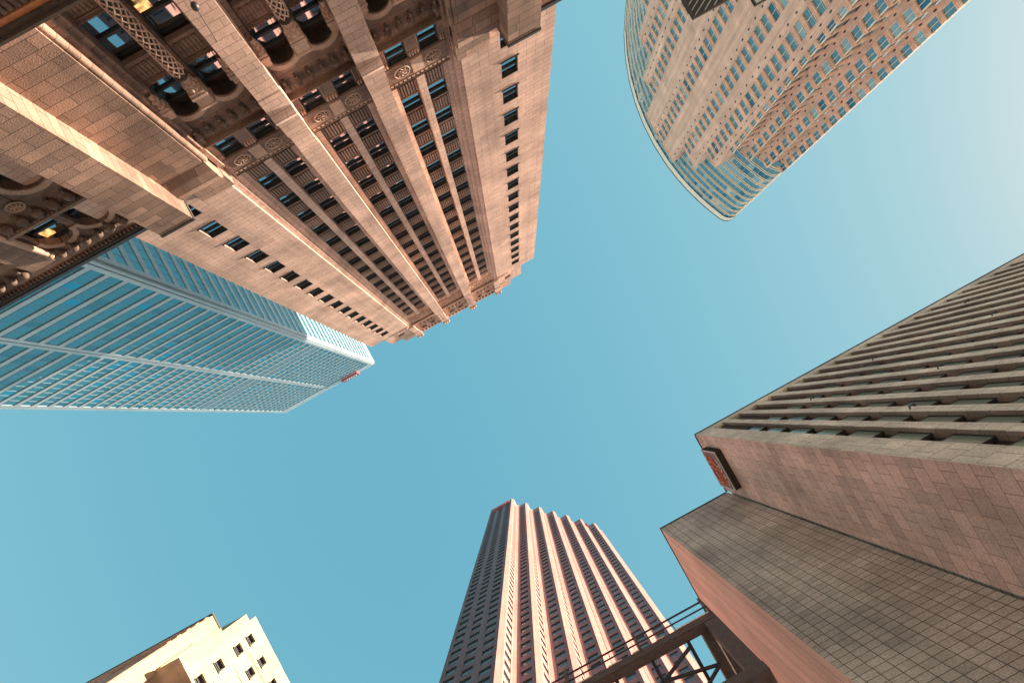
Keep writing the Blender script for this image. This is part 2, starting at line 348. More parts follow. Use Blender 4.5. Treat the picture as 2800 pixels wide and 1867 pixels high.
# spandrels, mullions, crown ornament per bay
wins = []
def sash(x0, x1, z0, z1, yf, soff=.3, arch=False):
    def mk(f, g):
        t = .13; zm = (z0+z1)/2
        f.box(x0, x0+t, yf-.25, yf, z0, z1); f.box(x1-t, x1, yf-.25, yf, z0, z1)
        f.box(x0+t, x1-t, yf-.25, yf-.002, z0, z0+t*1.3); f.box(x0+t, x1-t, yf-.25, yf-.002, z1-t*1.3, z1)
        f.box(x0+t, x1-t, yf-.2, yf+.05, zm-.12, zm+.12)
        if soff: f.box(x0+.01, x1-.01, yf+.001, yf+soff, z1-.1, z1-.02)  # black strip under the lintel stands for the soffit's shade
        g.box(x0+t, x1-t, yf-.16, yf-.12, z0+t*1.3, zm-.12); g.box(x0+t, x1-t, yf-.22, yf-.18, zm+.12, z1-t*1.3)
    return mk
for bi, bx in enumerate(BAYS):
    Mu = MB(); Mu.box(bx-.42, bx+.42, -36.86, -35.4, 55.95, 139.6)
    Mu.box(bx-.55, bx+.55, -36.86, -35.35, 139.2, 140.2)
    Mu.build('mullion', 'A', A)
    Sp = MB()
    for sx in (-1, 1):
        a, b = bx+sx*.44, bx+sx*2.74
        lo, hi = min(a,b), max(a,b)
        for k in range(16):
            z0 = 57.1+FL*k; q_ = MB(); q_.cur = 1; q_.box(lo, hi, -36.85, -36.2, z0, z0+2.7)
            q_.cur = 0
            q_.box(lo, hi, -36.2, -36.08, z0+2.5, z0+2.7); q_.box(lo, hi, -36.2, -36.08, z0, z0+.2)
            for r in range(7):
                xr = lo+.17+r*(hi-lo-.34)/6; q_.box(xr-.1, xr+.1, -36.2, -36.0, z0+.38, z0+2.2)
            q_.build('fluted_spandrel', ['Aspan', 'Asootshade'], A)
        for k in range(-1, 16):
            z0 = 59.8+FL*k
            wins.append(dict(c=((lo+hi)/2, -36.4, z0+1.2), area=5.6, make=sash(lo, hi, z0, z0+2.5 if k < 15 else z0+2.6, -36.25, .1), fm='frameA', gm='glassA'))
        # round head of the topmost window
        zt = 139.1
        pts = [(lo, 141.0), (lo, zt)] + [((lo+hi)/2-1.15*math.cos(math.pi*t/10), zt+1.1*math.sin(math.pi*t/10)) for t in range(1, 10)] + [(hi, zt), (hi, 141.0)]
        Sp.prism_y(pts, -36.84, -35.9)
    # zone beside windows up to crown, bands of carved ornament
    Sp.box(bx-3.4, bx-2.75, -36.84, -36.02, 139.9, 141.0); Sp.box(bx+2.75, bx+3.4, -36.84, -36.02, 139.9, 141.0)
    Sp.box(bx-3.4, bx+3.4, -36.84, -35.75, 141.0, 147.7)
    Sp.box(bx-3.4, bx+3.4, -35.75, -35.1, 147.4, 147.9)
    Sp.box(bx-3.4, bx+3.4, -36.84, -35.5, 147.9, 150.6)
    Sp.box(bx-3.4, bx+3.4, -35.5, -35.3, 149.6, 149.9)
    Sp.build('upper_wall', 'A', A)
    O = MB()
    for q in range(12):
        xx = bx-3.2+q*.58; O.prism_y([(xx-.2, 141.2), (xx+.2, 141.2), (xx, 142.1)], -35.75, -35.4)
    for q in range(5):
        xx = bx-2.7+q*1.35; O.tube([(xx+.42*math.cos(t*math.pi/5), -35.6, 143.6+.55*math.sin(t*math.pi/5)) for t in range(10)], .17, 6, True)
    for q in range(6):
        xx = bx-3.0+q*1.2; O.tube([(xx+.38*math.cos(t*math.pi/5), -35.6, 146.0+.6*math.sin(t*math.pi/5)) for t in range(10)], .16, 6, True)
    O.box(bx-3.4, bx+3.4, -35.75, -35.45, 142.4, 142.65); O.box(bx-3.4, bx+3.4, -35.75, -35.4, 144.7, 144.95)
    # open-work parapet: ring of blocks round two large openings
    O.box(bx-3.4, bx+3.4, -36.8, -35.6, 162.0, 162.6); O.box(bx-3.4, bx+3.4, -36.8, -35.6, 159.0, 159.6)
    O.box(bx-3.4, bx-2.35, -36.8, -35.62, 150.6, 159); O.box(bx+2.35, bx+3.4, -36.8, -35.62, 150.6, 159)
    O.box(bx-.35, bx+.35, -36.8, -35.55, 153.5, 159); O.box(bx-2.35, bx+2.35, -36.8, -35.63, 150.6, 151.4)
    for q in range(7):
        xx = bx-3.2+q*1.06; O.box(xx-.22, xx+.22, -36.8, -35.6, 159.6, 162.0)
    for q in range(5):
        xx = bx-2.2+q*1.1; O.box(xx-.2, xx+.2, -36.8, -35.5, 151.4, 153.5)
    O.box(bx-2.35, bx+2.35, -36.8, -35.6, 153.2, 154.2)
    for sx in (-1, 1):
        xx = bx+sx*1.35; O.tube([(xx+1.0*math.cos(t*math.pi/6), -35.6, 156.5+1.9*math.sin(t*math.pi/6)) for t in range(12)], .2, 6, True)
    O.build('crown_ornament', 'Atrim', A)
for sgn in (-1, 1):
    for k in range(17):
        a, b = CX+sgn*18.0, CX+sgn*20.1; lo, hi = min(a,b), max(a,b); z0 = 55.6+FL*k
        sm_ = sash(lo, hi, z0, z0+2.8, -35.2, .18)
        def mkw(f, g, lo=lo, hi=hi, z0=z0, sm_=sm_):
            sm_(f, g); f.box(lo-.12, hi+.12, -34.99, -34.9, z0-.2, z0-.06)
        wins.append(dict(c=((lo+hi)/2, -35.6, z0+1.4), area=5.8, w=1.3, make=mkw, fm='frameA', gm='glassA'))
    for z0 in (150.4,):
        a, b = CX+sgn*15.8, CX+sgn*17.6; lo, hi = min(a,b), max(a,b)
        wins.append(dict(c=((lo+hi)/2, -35.8, z0+1.4), area=3, make=sash(lo, hi, z0, z0+2.6, -35.95), fm='frameA', gm='glassA'))

# ---- lower stages
def arch_outline(cx, r, zs, ztop, half, n=14):
    """wall piece above an opening: round arch cut out of a rectangle"""
    return [(cx-half, ztop), (cx-half, zs), (cx-r, zs)] + [(cx-r*math.cos(math.pi*t/n), zs+r*math.sin(math.pi*t/n)) for t in range(1, n)] + [(cx+r, zs), (cx+half, zs), (cx+half, ztop)]
def archivolt(par, cx, r0, r1, zs, y0, y1, n=18):
    mb = MB(); mb.tube([(cx-(r1+.06)*math.cos(math.pi*t/16), y1-.03, zs+(r1+.06)*math.sin(math.pi*t/16)) for t in range(17)], .06, 6)
    for t in range(n):
        a, b = math.pi*t/n, math.pi*(t+1)/n - .012
        p = [(cx-r0*math.cos(a), zs+r0*math.sin(a)), (cx-r1*math.cos(a), zs+r1*math.sin(a)), (cx-r1*math.cos(b), zs+r1*math.sin(b)), (cx-r0*math.cos(b), zs+r0*math.sin(b))]
        mb.prism_y(p, y0, y1)
    mb.build('arch_moulding', 'Atrim', par)
def corbel_balls(par, xs, y, z, r=.36):
    for x in xs:
        mb = MB()
        mb.ball(x, y, z, r, r, r*1.05); mb.ball(x, y-.1, z-.1, r*.8)
        mb.box(x-.3, x+.3, y-.6, y-.05, z+.1, z+.55)
        mb.box(x-.13, x+.13, y-.5, y+.05, z-.75, z-.1)
        mb.build('ball_corbel', 'Aorn', par)
def capital(mb, x, y, z0, z1, w):
    h = z1-z0
    mb.lathe(x, y, [(w*.62, z0), (w*.66, z0+.08*h), (w*.6, z0+.15*h), (w*.7, z0+.45*h), (w*.95, z0+.7*h)], 16)
    for r_ in range(2):
        for q in range(9):
            a = 2*math.pi*(q+.5*r_)/9; rr = w*(.68+.16*r_)
            mb.ball(x+rr*math.cos(a), y+rr*math.sin(a), z0+h*(.33+.25*r_), .13, .13, .2, 8, 6)
    mb.box(x-w, x+w, y-w, y+w, z0+.7*h, z0+.82*h); mb.box(x-w*1.1, x+w*1.1, y-w*1.1, y+w*1.1, z0+.86*h, z1)
def rosette(par, x, y, z, rx, rz):
    mb = MB()
    mb.cur = 1; mb.prism_y([(x+rx*.95*math.cos(t*math.pi/12), z+rz*.95*math.sin(t*math.pi/12)) for t in range(24)], y-.02, y+.01); mb.cur = 0
    mb.tube([(x+rx*math.cos(t*math.pi/12), y, z+rz*math.sin(t*math.pi/12)) for t in range(24)], .06, 6, True)
    mb.tube([(x+rx*.82*math.cos(t*math.pi/12), y, z+rz*.82*math.sin(t*math.pi/12)) for t in range(24)], .035, 6, True)
    for q in range(8):
        a = q*math.pi/4; mb.tube([(x+rx*.15*math.cos(a), y, z+rz*.15*math.sin(a)), (x+rx*.5*math.cos(a+.35), y+.05, z+rz*.5*math.sin(a+.35)), (x+rx*.72*math.cos(a-.1), y, z+rz*.72*math.sin(a-.1))], .05, 5)
        mb.ball(x+rx*.55*math.cos(a+.8), y, z+rz*.55*math.sin(a+.8), .09, .07, .09, 8, 5)
    mb.ball(x, y, z, .13, .1, .13, 8, 6)
    mb.build('medallion', ['Atrim', 'Asootshade'], par)
def fluted_panel(mb, x0, x1, z0, z1, y, n=6):
    mb.box(x0, x1, y-.3, y, z0, z1)
    t = .16
    mb.box(x0, x1, y, y+.1, z0, z0+t); mb.box(x0, x1, y, y+.1, z1-t, z1)
    mb.box(x0, x0+t, y, y+.1, z0+t, z1-t); mb.box(x1-t, x1, y, y+.1, z0+t, z1-t)
    for q in range(n):
        xx = x0+t+.12+(q+.5)*(x1-x0-2*t-.24)/n; w_ = (x1-x0)/n*.27
        mb.box(xx-w_, xx+w_, y, y+.09, z0+t+.14, z1-t-.14)
LW = MB()
for px in PIERS:
    Pl = MB(); Pl.cur = 0
    Pl.box(px-1.07, px+1.07, -36.85, -34.05, ZB, 47.0)
    Pl.box(px-1.12, px+1.12, -36.85, -34.02, 47.0, 49.0)
    Pl.prism_x([(-36.85,49.0),(-34.02,49.0),(-33.8,49.5),(-33.72,50.0),(-33.85,50.45),(-34.2,50.7),(-36.85,50.7)], px-1.1, px+1.1)
    Pl.box(px-1.06, px+1.06, -36.85, -34.2, 50.7, 53.2); Pl.box(px-1.0, px+1.0, -36.85, -34.45, 53.2, 56.5)
    Pl.build('lower_pier', 'A', A)
for sgn in (-1, 1):
    def X(a): return CX + sgn*a
    Pl = MB()
    Pl.box(X(13.1), X(17.43), -36.85, -34.1, ZB, 50.2)
    Pl.prism_x([(-36.85,50.2),(-34.1,50.2),(-33.85,51.2),(-33.72,52.4),(-33.85,53.2),(-34.3,53.7),(-36.85,53.7)], X(12.95), X(17.43))
    Pl.box(X(12.9), X(16.6), -36.85, -34.5, 53.7, 55.97)
    # rounded moulding and steps along the inner edge
    Pl.box(X(12.75), X(13.1), -36.85, -34.35, ZB, 50.1)
    Pl.box(X(12.3), X(12.75), -36.85, -34.9, ZB, 53.45)
    Pl.box(X(11.85), X(12.3), -36.85, -35.35, ZB, 53.45)
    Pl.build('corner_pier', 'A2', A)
    Rr = MB(); Rr.tube([(X(12.92), -34.5, ZB), (X(12.92), -34.5, 50.6)], .3, 12)
    Rr.tube([(X(12.45), -34.95, ZB), (X(12.45), -34.95, 49.8)], .13, 8)
    Rr.build('roll_moulding', 'A2', A)
    # projecting end block
    Bk = MB(); Bk.box(X(17.43), X(20.95), -34.98, -32.0, ZB-20, 53.55)
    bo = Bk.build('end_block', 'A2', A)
    Cp = MB(); Cp.box(X(17.36), X(21.02), -34.98, -31.9, 53.55, 53.85); Cp.build('coping', 'Adark', bo)
ties = []
for bi, bx in enumerate(BAYS):
    Wb = MB(); Or = MB(); Pn = MB()
    e = 3.4
    # attic storey: ledge, pilasters, frieze with medallions
    Wb.box(bx-e, bx+e, -36.84, -35.6, 47.95, 50.15)
    Wb.box(bx-e, bx+e, -36.84, -35.05, 50.15, 50.32); Wb.box(bx-e, bx+e, -36.84, -35.2, 50.32, 50.5)
    Wb.box(bx-.68, bx+.68, -36.84, -35.35, 50.5, 53.1)
    Wb.box(bx-.16, bx+.16, -36.84, -35.6, 45.35, 47.94)
    Wb.box(bx-e, bx-2.75, -36.84, -35.4, 50.5, 53.1); Wb.box(bx+2.75, bx+e, -36.84, -35.4, 50.5, 53.1)
    Wb.box(bx-e, bx+e, -36.84, -35.2, 53.1, 55.35)
    Wb.box(bx-e, bx+e, -36.84, -35.35, 55.35, 55.75); Wb.box(bx-e, bx+e, -36.84, -35.15, 55.75, 55.93)
    for x0, x1 in ((bx-.58, bx+.58), (bx-3.3, bx-2.82), (bx+2.82, bx+3.3)):
        Or = MB()
        Or.tube([(x0, -35.36, 50.6), (x0, -35.36, 52.2), (x1, -35.36, 52.2), (x1, -35.36, 50.6)], .035, 5)
        n = 4 if x1-x0 > .8 else 2
        for q in range(n):
            xx = x0+(q+.5)*(x1-x0)/n; Or.ball(xx, -35.3, 52.75, .11, .14, .28, 8, 6); Or.ball(xx+.06, -35.33, 52.45, .07, .08, .1, 6, 5)
        Or.build('leaf_bracket', 'Atrim', A)
    Or = MB()
    Or.box(bx-3.35, bx+3.35, -35.3, -35.2, 55.5, 55.56)
    for q in range(14): Or.box(bx-3.3+q*.49, bx-3.3+q*.49+.3, -35.3, -35.16, 55.42, 55.66)
    for sx in (-1, 1): rosette(A, bx+sx*1.72, -35.18, 54.25, .82, .72)
    Or.box(bx-.62, bx+.62, -35.2, -35.14, 53.3, 55.2)
    fb = MB(); fb.box(bx-e, bx+e, -35.35, -35.31, 55.36, 55.74); fb.box(bx-e, bx+e, -35.8, -35.1, 55.93, 55.97); fb.build('frieze_band', 'Asootshade', A)
    # arcade wall with two round arches
    for sx in (-1, 1):
        cx = bx+sx*1.78
        Wb.prism_y(arch_outline(cx, 1.2, 45.35, 47.95, 1.62 if False else 1.62), -36.84, -35.6)
        archivolt(A, cx, 1.21, 1.62, 45.35, -35.6, -35.46)
        ln = MB()
        for t in range(14):
            a_, b_ = math.pi*t/14, math.pi*(t+1)/14
            ln.prism_y([(cx-1.13*math.cos(a_), 45.35+1.13*math.sin(a_)), (cx-1.19*math.cos(a_), 45.35+1.19*math.sin(a_)), (cx-1.19*math.cos(b_), 45.35+1.19*math.sin(b_)), (cx-1.13*math.cos(b_), 45.35+1.13*math.sin(b_))], -36.8, -35.66)
        ln.box(cx-1.19, cx-1.14, -36.8, -35.8, 28, 45.3); ln.box(cx+1.14, cx+1.19, -36.8, -35.8, 28, 45.3)
        ln.box(cx-1.18, cx+1.18, -36.83, -36.78, 28, 46.5); ln.build('opening_lining', 'Asootshade', A)
        Wb.box(bx+sx*.05, bx+sx*.58, -36.84, -35.75, ZB, 45.3); Wb.box(bx+sx*2.98, bx+sx*3.4, -36.84, -35.6, ZB, 45.35)
        x0, x1 = cx-1.2, cx+1.2
        for pz in (39.95, 33.4, 26.9):
            Pn = MB()
            fluted_panel(Pn, x0, x1, pz+.2, pz+2.25, -36.1)
            Pn.box(x0, x1, -36.4, -35.95, pz, pz+.2); Pn.box(x0, x1, -36.4, -35.95, pz+2.25, pz+2.45)
            for q in range(9): Pn.box(x0+.1+q*.26, x0+.1+q*.26+.16, -35.95, -35.87, pz+2.3, pz+2.42)
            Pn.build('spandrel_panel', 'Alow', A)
        for z0, z1 in ((42.45, 45.4), (35.9, 39.9), (29.4, 33.35)):
            wins.append(dict(c=(cx, -36.2, (z0+z1)/2), area=9, w=2, make=sash(x0, x1, z0, z1, -36.5, 0), fm='frameA', gm='glassA'))
        for q in (-1, 1):
            wins.append(dict(c=(bx+sx*1.72, -36.2, 51.8), area=5, w=1 if q == 1 else 0, make=sash(bx+sx*1.72-1.02, bx+sx*1.72+1.02, 50.5, 53.1, -35.55, .12), fm='frameA', gm='glassA')) if q == 1 else None
        # half capitals against the piers
        hc = MB(); capital(hc, bx+sx*3.12, -35.3, 42.3, 44.5, .42); hc.box(bx+sx*2.75, bx+sx*3.4, -35.6, -34.95, 44.5, 45.2)
        hc.build('capital', 'Atrim', A)
    corbel_balls(A, [bx-2.95+q*1.18 for q in range(6)], -35.2, 48.7)
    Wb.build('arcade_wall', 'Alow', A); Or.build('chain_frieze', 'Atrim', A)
    # twisted column
    Cc = MB(); Cc.lathe(bx, -34.95, [(.47, ZB), (.47, 41.6), (.55, 41.65), (.55, 41.85), (.48, 41.9)], 24)
    colo = Cc.build('twisted_column', 'Asootshade', A)
    Hx = MB(); pitch = 4.6; nh = 7
    for fam in (-1, 1):
        for h in range(nh):
            P = []; z = 28.0; 
            while z < 41.6:
                a = fam*2*math.pi*(z/pitch)+2*math.pi*h/nh; P.append((bx+.5*math.cos(a), -34.95+.5*math.sin(a), z)); z += .17
            Hx.tube(P, .06, 5)
    Hx.build('lattice', 'A', colo)
    Cq = MB(); capital(Cq, bx, -34.95, 41.9, 43.9, .62); Cq.box(bx-.6, bx+.6, -35.75, -34.5, 43.9, 45.1); Cq.box(bx-.75, bx+.75, -35.75, -34.4, 45.1, 45.3)
    Cq.build('capital', 'Atrim', colo)
# string course low on the wall, at the edge of the picture
Sc = MB(); Sc.box(-48, -9.0, -34.0, -33.2, 31.35, 31.75); Sc.box(-48, -9.0, -34.0, -33.0, 31.75, 31.95)
Sc.build('string_course', 'Asootshade', A)
Sc = MB(); Sc.box(-48, -9.0, -33.95, -33.35, 31.0, 31.35); Sc.build('copper_band', 'copper', A)
Sc = MB(); Sc.box(-48, -9.0, -33.9, -33.5, 30.2, 31.0)
for q in range(90): Sc.box(-48+q*.43, -48+q*.43+.25, -33.5, -33.35, 30.3, 30.9)
Sc.build('carved_band', 'Aorn', A)
window_set(A, wins, 98)
# lit ceiling behind one pane
L = MB(); L.box(-9.45, -8.45, -36.36, -36.33, 36.85, 37.45); L.build('lamp_panel', 'lit', A)

# ================================================================== low arcaded wing to the left of the tower
LWg = thing('arcaded_stone_wing', 'lower stone wing with round arched windows, corbel balls and a dark dentil cornice', 'building')
Wl = MB(); Wo = MB(); Wd = MB()
xl, xr = -48.0, -22.16
Wl.box(xl, xr, -44, -36.3, 0, 54.0)
Wl.box(xl, xr, -36.3, -34.55, 52.6, 54.0)
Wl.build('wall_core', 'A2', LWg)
Wl = MB()
Wo.box(xl, xr-.9, -36.3, -33.95, 54.35, 54.8); Wd.box(xl, xr-.9, -36.3, -34.1, 54.05, 54.35)
n = int((xr-.9-xl)/.42)
for q in range(n): Wl.box(xl+q*.42, xl+q*.42+.23, -34.55, -34.22, 53.75, 54.05)
# upper arched windows
ucx = [-25.4, -29.2]
Wl.box(-27.6, -27.0, -36.3, -34.75, 47.6, 50.1); 
for cx in ucx:
    Wl.prism_y(arch_outline(cx, 1.45, 50.1, 52.55, 1.9), -36.3, -34.7)
    archivolt(LWg, cx, 1.46, 1.8, 50.1, -34.7, -34.6)
    fluted_panel(Wl, cx-1.95, cx-1.5, 47.6, 50.05, -34.8, 2)
Wl.box(-23.9, -22.16, -36.3, -34.7, 47.6, 52.6); Wl.box(-31.6, -31.1, -36.3, -34.7, 47.6, 52.6)
corbel_balls(LWg, [-24.1-q*1.32 for q in range(6)], -34.35, 52.3, .42)
Wl.box(-31.1, xr, -36.3, -34.1, 47.0, 47.35); Wl.box(-31.1, xr, -36.3, -34.3, 47.35, 47.6)
for q in range(20): Wl.ball(-30.7+q*.42, -34.3, 46.9, .12, .12, .12, 6, 5)
corbel_balls(LWg, [-24.3-q*1.5 for q in range(5)], -34.4, 46.3, .48)
Wl.box(-31.1, xr, -36.3, -34.7, 45.4, 47.0)
rosette(LWg, -27.8, -34.6, 44.9, .7, .6)
lcx = [-24.9, -29.9]
for cx in lcx:
    Wl.prism_y(arch_outline(cx, 1.75, 42.4, 45.4, 2.45), -36.3, -34.72)
    archivolt(LWg, cx, 1.76, 2.2, 42.4, -34.72, -34.6)
Wl.box(-27.9, -26.75, -36.3, -34.8, 30, 42.4); Wl.box(-31.1, -31.65, -36.3, -34.7, 30, 47.0); Wl.box(xr, -23.1, -36.3, -34.74, 30, 42.4)
# plain pier and next group of corbels
Wl.box(-34.1, -31.65, -36.3, -34.3, 30, 52.6)
Wl.box(xl, -34.1, -36.3, -34.7, 50.2, 52.6); corbel_balls(LWg, [-34.8-q*1.3 for q in range(8)], -34.3, 52.3, .42)
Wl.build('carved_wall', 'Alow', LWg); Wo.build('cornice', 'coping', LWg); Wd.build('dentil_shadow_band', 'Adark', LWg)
Pz = MB(); Pz.tube([(-31.3, -34.35, 34), (-31.3, -34.35, 51.3)], .3, 12); Pz.ball(-31.3, -34.3, 51.6, .4, .4, .35); Pz.build('round_pilaster', 'Atrim', LWg)
ww = []
for cx in ucx: ww.append(dict(c=(cx, -35.8, 49), area=8, make=sash(cx-1.45, cx+1.45, 47.6, 51.5, -35.3, 0), fm='frameA', gm='glassA'))
for cx in lcx: ww.append(dict(c=(cx, -35.8, 42), area=14, make=sash(cx-1.75, cx+1.75, 37.5, 44.1, -35.4, 0), fm='frameA', gm='glassA'))
window_set(LWg, ww)
L = MB(); L.box(-30.3, -29.35, -35.42, -35.40, 49.9, 50.9); L.box(-30.3, -28.6, -35.42, -35.40, 48.6, 49.0); L.build('glow_pane', 'lit', LWg)  # glowing sheets added for the reflected gleam in this window
# right-hand low wing, only its cornice corner shows
RWg = thing('right_stone_wing', 'stone wing end with pale dentils under a dark cornice at the top edge', 'building')
Wl = MB(); Wl.box(19.95, 34, -44, -34.3, 0, 53.2); Wl.box(19.95, 34, -44, -33.8, 53.2, 53.5)
for q in range(30): Wl.box(20.0+q*.42, 20.0+q*.42+.22, -34.3, -33.95, 52.75, 53.2)
Wl.build('wall', 'A', RWg)
Wl = MB(); Wl.box(19.95, 34, -44, -33.55, 53.5, 53.9); Wl.build('cornice', 'coping', RWg)
# cable with its round lamp across the first pier
Cb = MB(); Cb.tube([(-5.95, -33.85, 33.5), (-5.75, -33.75, 36.4), (-6.1, -33.8, 39.5)], .035, 6)
Cb.lathe(-5.75, -33.7, [(.02, 36.5), (.2, 36.45), (.26, 36.3), (.24, 36.1), (.15, 35.98), (.02, 35.95)], 14)
tag(Cb.build('hanging_lamp', 'coping'), 'small dark round lamp on a thin cable in front of the first stone pier', 'lamp')

# ================================================================== white office tower with teal glass (C)
Cw = thing('white_tower', 'tall white marble panelled tower with rows of teal windows behind the stone tower', 'skyscraper')
C0 = MB(); C0.box(-107.6, -54.0, -120, -61.6, 0, 289.5); C0.build('inner_wall', 'line', Cw)
Wc = MB(); YF = -61.1; XF = -53.6
Wc.box(-55.85, -54.75, -61.58, YF, 0, 290); Wc.box(-54.74, -53.99, -62.1, -61.3, 0, 289.9); Wc.box(-53.98, XF, -63.1, -62.1, 0, 290)
Wc.box(-82.05, -81.15, -61.58, YF, 0, 290); Wc.box(-80.9, -80.0, -61.58, YF, 0, 290)
Wc.box(-107.9, -107.0, -61.58, YF, 0, 290); Wc.box(-106.9, -106.1, -61.58, YF, 0, 290)
CR = [99.7+4.85*k for k in range(-8, 38)]
mech = lambda z: 206 < z < 216
zt_prev = 40
for z0 in CR:
    for x0, x1 in ((-80.0, -55.85), (-106.1, -82.05)): Wc.box(x0, x1, -61.58, YF-.012, z0-1.65, z0)
    Wc.box(-53.98, XF-.012, -92, -63.1, z0-1.65, z0)
zt = CR[-1]+3.2
for x0, x1 in ((-80.0, -55.85), (-106.1, -82.05)): Wc.box(x0, x1, -61.58, YF-.012, zt, 290)
Wc.box(-53.98, XF-.012, -92, -63.1, zt, 290)
Wc.box(-53.98, XF, -120, -92, 0, 290)
Wc.build('wall', 'C', Cw)
Ln = MB()
Ln.box(-81.15, -80.9, -61.58, YF-.1, 40, 289.8); Ln.box(-107.0, -106.9, -61.58, YF-.1, 40, 289.8); Ln.box(-54.76, -54.7, -61.5, YF-.2, 40, 289.8)
for z0 in CR:
    for x0, x1 in ((-80.0, -55.85), (-106.1, -82.05)): Ln.box(x0, x1, YF-.05, YF+.01, z0+3.2-.02, z0+3.2+.2); Ln.box(x0, x1, YF-.05, YF+.01, z0-.16, z0-.04)
Ln.build('shadow_gap', 'line', Cw)
panes = []
rg = random.Random(3)
for ri, z0 in enumerate(CR):
    for xs in (-55.85, -82.05):
        npn = 11; wd = 2.19
        for q in range(npn):
            x1 = xs-q*wd; x0 = x1-wd
            if xs > -60 and x0 < -80.0: x0 = -80.0
            r = rg.random(); gm = 'glassC' if r > .3 else ('glassC3' if r > .09 else 'glassC2')
            if mech(z0): gm = 'glassC2'
            def mk(f, g, x0=x0, x1=x1, z0=z0, me=mech(z0)):
                g.box(x0+.05, x1-.05, -61.4, -61.22, z0, z0+3.2)
                f.box(x0-.045, x0+.045, -61.4, -61.18, z0, z0+3.2)
                if me: f.box(x0+.05, x1-.05, -61.22, -61.13, z0+1.3, z0+1.9)
            panes.append(dict(c=((x0+x1)/2, -61.3, z0+1.6), area=7, make=mk, fm='mull', gm=gm))
    for q in range(13):
        y1 = -63.1-q*2.19; y0 = y1-2.19
        r = rg.random(); gm = 'glassC' if r > .25 else 'glassC3'
        def mk(f, g, y0=y0, y1=y1, z0=z0):
            g.box(-53.85, -53.74, y0+.05, y1-.05, z0, z0+3.2)
            f.box(-53.9, -53.7, y0-.045, y0+.045, z0, z0+3.2)
        panes.append(dict(c=(-53.6, (y0+y1)/2, z0+1.6), area=7, make=mk, fm='mull', gm=gm))
window_set(Cw, panes, 98, name='window', child='pane')
Sg = thing('rooftop_sign', 'small magenta framed sign with pale marks at the roof edge of the white tower', 'sign')
s = MB(); s.box(-72.5, -63.2, YF+.0, YF+1.0, 284.2, 289.6); s.build('sign_box', 'magenta', Sg)
s = MB(); s.box(-72.0, -63.8, YF+1.0, YF+1.06, 284.6, 289.0); s.build('sign_face', 'signface', Sg)
s = MB(); s.box(-71.5, -64.2, YF+1.07, YF+1.12, 284.9, 285.6)
for q in range(5): s.ball(-70.4+q*1.35, YF+1.12, 287.2, .42, .1, .7)
s.build('sign_marks', 'white', Sg)

# ================================================================== zigzag red granite tower (E)
Et = thing('red_granite_tower', 'tall red granite tower with a zigzag side of pink lit edges and dark window columns', 'skyscraper')
HE = 275.0
pts = [(-34.6, 33.8)]
teeth = []
x, y = -23.15, 33.8
for t in range(8):
    pts += [(x, y), (x+.85, y+1.0), (x+.85, y+4.0), (x+1.8, y+4.95)]
    teeth.append((x, y)); x += 4.95; y += 4.95
    if t == 6: break
xe, ye = pts[-1]
pts += [(xe, ye+14), (-34.6, ye+14)]
# wall skin: solid prism, windows are cut as recesses by building the skin from strips
Ec = MB(); ins = []
cx_ = [(-34.3, 34.2)]
for (tx, ty) in teeth: cx_ += [(tx-.3, ty+.4), (tx+.45, ty+.95), (tx+.45, ty+4.35), (tx+1.4, ty+5.35)]
cx_ += [(xe-.3, ye+13.7), (-34.3, ye+13.7)]
Ec.prism(cx_, 0, HE-.3); Ec.build('inner_wall', 'glassE', Et)
We = MB(); Wch = MB()
def facecols(x0, x1, y, cols):
    """-Y facing wall from x0 to x1 with window columns"""
    e = x0
    for a, b in cols:
        We.box(e, a, y, y+.38, 0, HE)
        e = b
    We.box(e, x1, y, y+.38, 0, HE)
EZ = [94.1+3.82*k for k in range(-20, 46)]
c1 = [(-33.7, -31.45), (-30.0, -27.75), (-26.25, -23.95)]
facecols(-34.6, -23.15, 33.8, c1)
colz = [(a, b, 33.8) for a, b in c1]
for (tx, ty) in teeth[1:]:
    facecols(tx-3.15, tx, ty, [(tx-2.85, tx-.75)]); colz.append((tx-2.85, tx-.75, ty))
for a, b, y in colz:
    for i, z in enumerate(EZ):
        zn = EZ[i+1]-1.95 if i+1 < len(EZ) else HE
        We.box(a, b, y+.015, y+.38, z, zn)
for (tx, ty) in teeth:
    # two chamfered corner piers and the recessed slot between them
    Wch.prism([(tx, ty), (tx+.85, ty+1.0), (tx+.85, ty+1.35), (tx+.5, ty+1.35), (tx+.5, ty+1.1), (tx-.02, ty+.41), (tx-.02, ty)], 0, HE)
    Wch.prism([(tx+.85, ty+3.6), (tx+.85, ty+4.0), (tx+1.8, ty+4.95), (tx+1.6, ty+5.2), (tx+.5, ty+4.2), (tx+.5, ty+3.6)], 0, HE)
    for i, z in enumerate(EZ):
        zn = EZ[i+1]-1.95 if i+1 < len(EZ) else HE
        Wch.box(tx+.46, tx+.72, ty+1.35, ty+3.6, z, zn)
Wch.prism([(xe-.4, ye), (xe, ye), (xe, ye+14), (xe-.4, ye+14)], 0, HE)
We.box(-34.6, -34.25, 34.18, ye+14, 0, HE)
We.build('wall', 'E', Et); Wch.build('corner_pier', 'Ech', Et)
we = []
for a, b, y in colz:
    for z in EZ:
        def mk(f, g, a=a, b=b, y=y, z=z):
            g.box(a, b, y+.2, y+.3, z-1.95, z); f.box(a, b, y-.03, y+.2, z-.16, z-.02)  # dark lintel strip draws the soffit's shadow line
        we.append(dict(c=((a+b)/2, y, z-1), area=4.3, w=1, make=mk, fm='line', gm='glassE'))
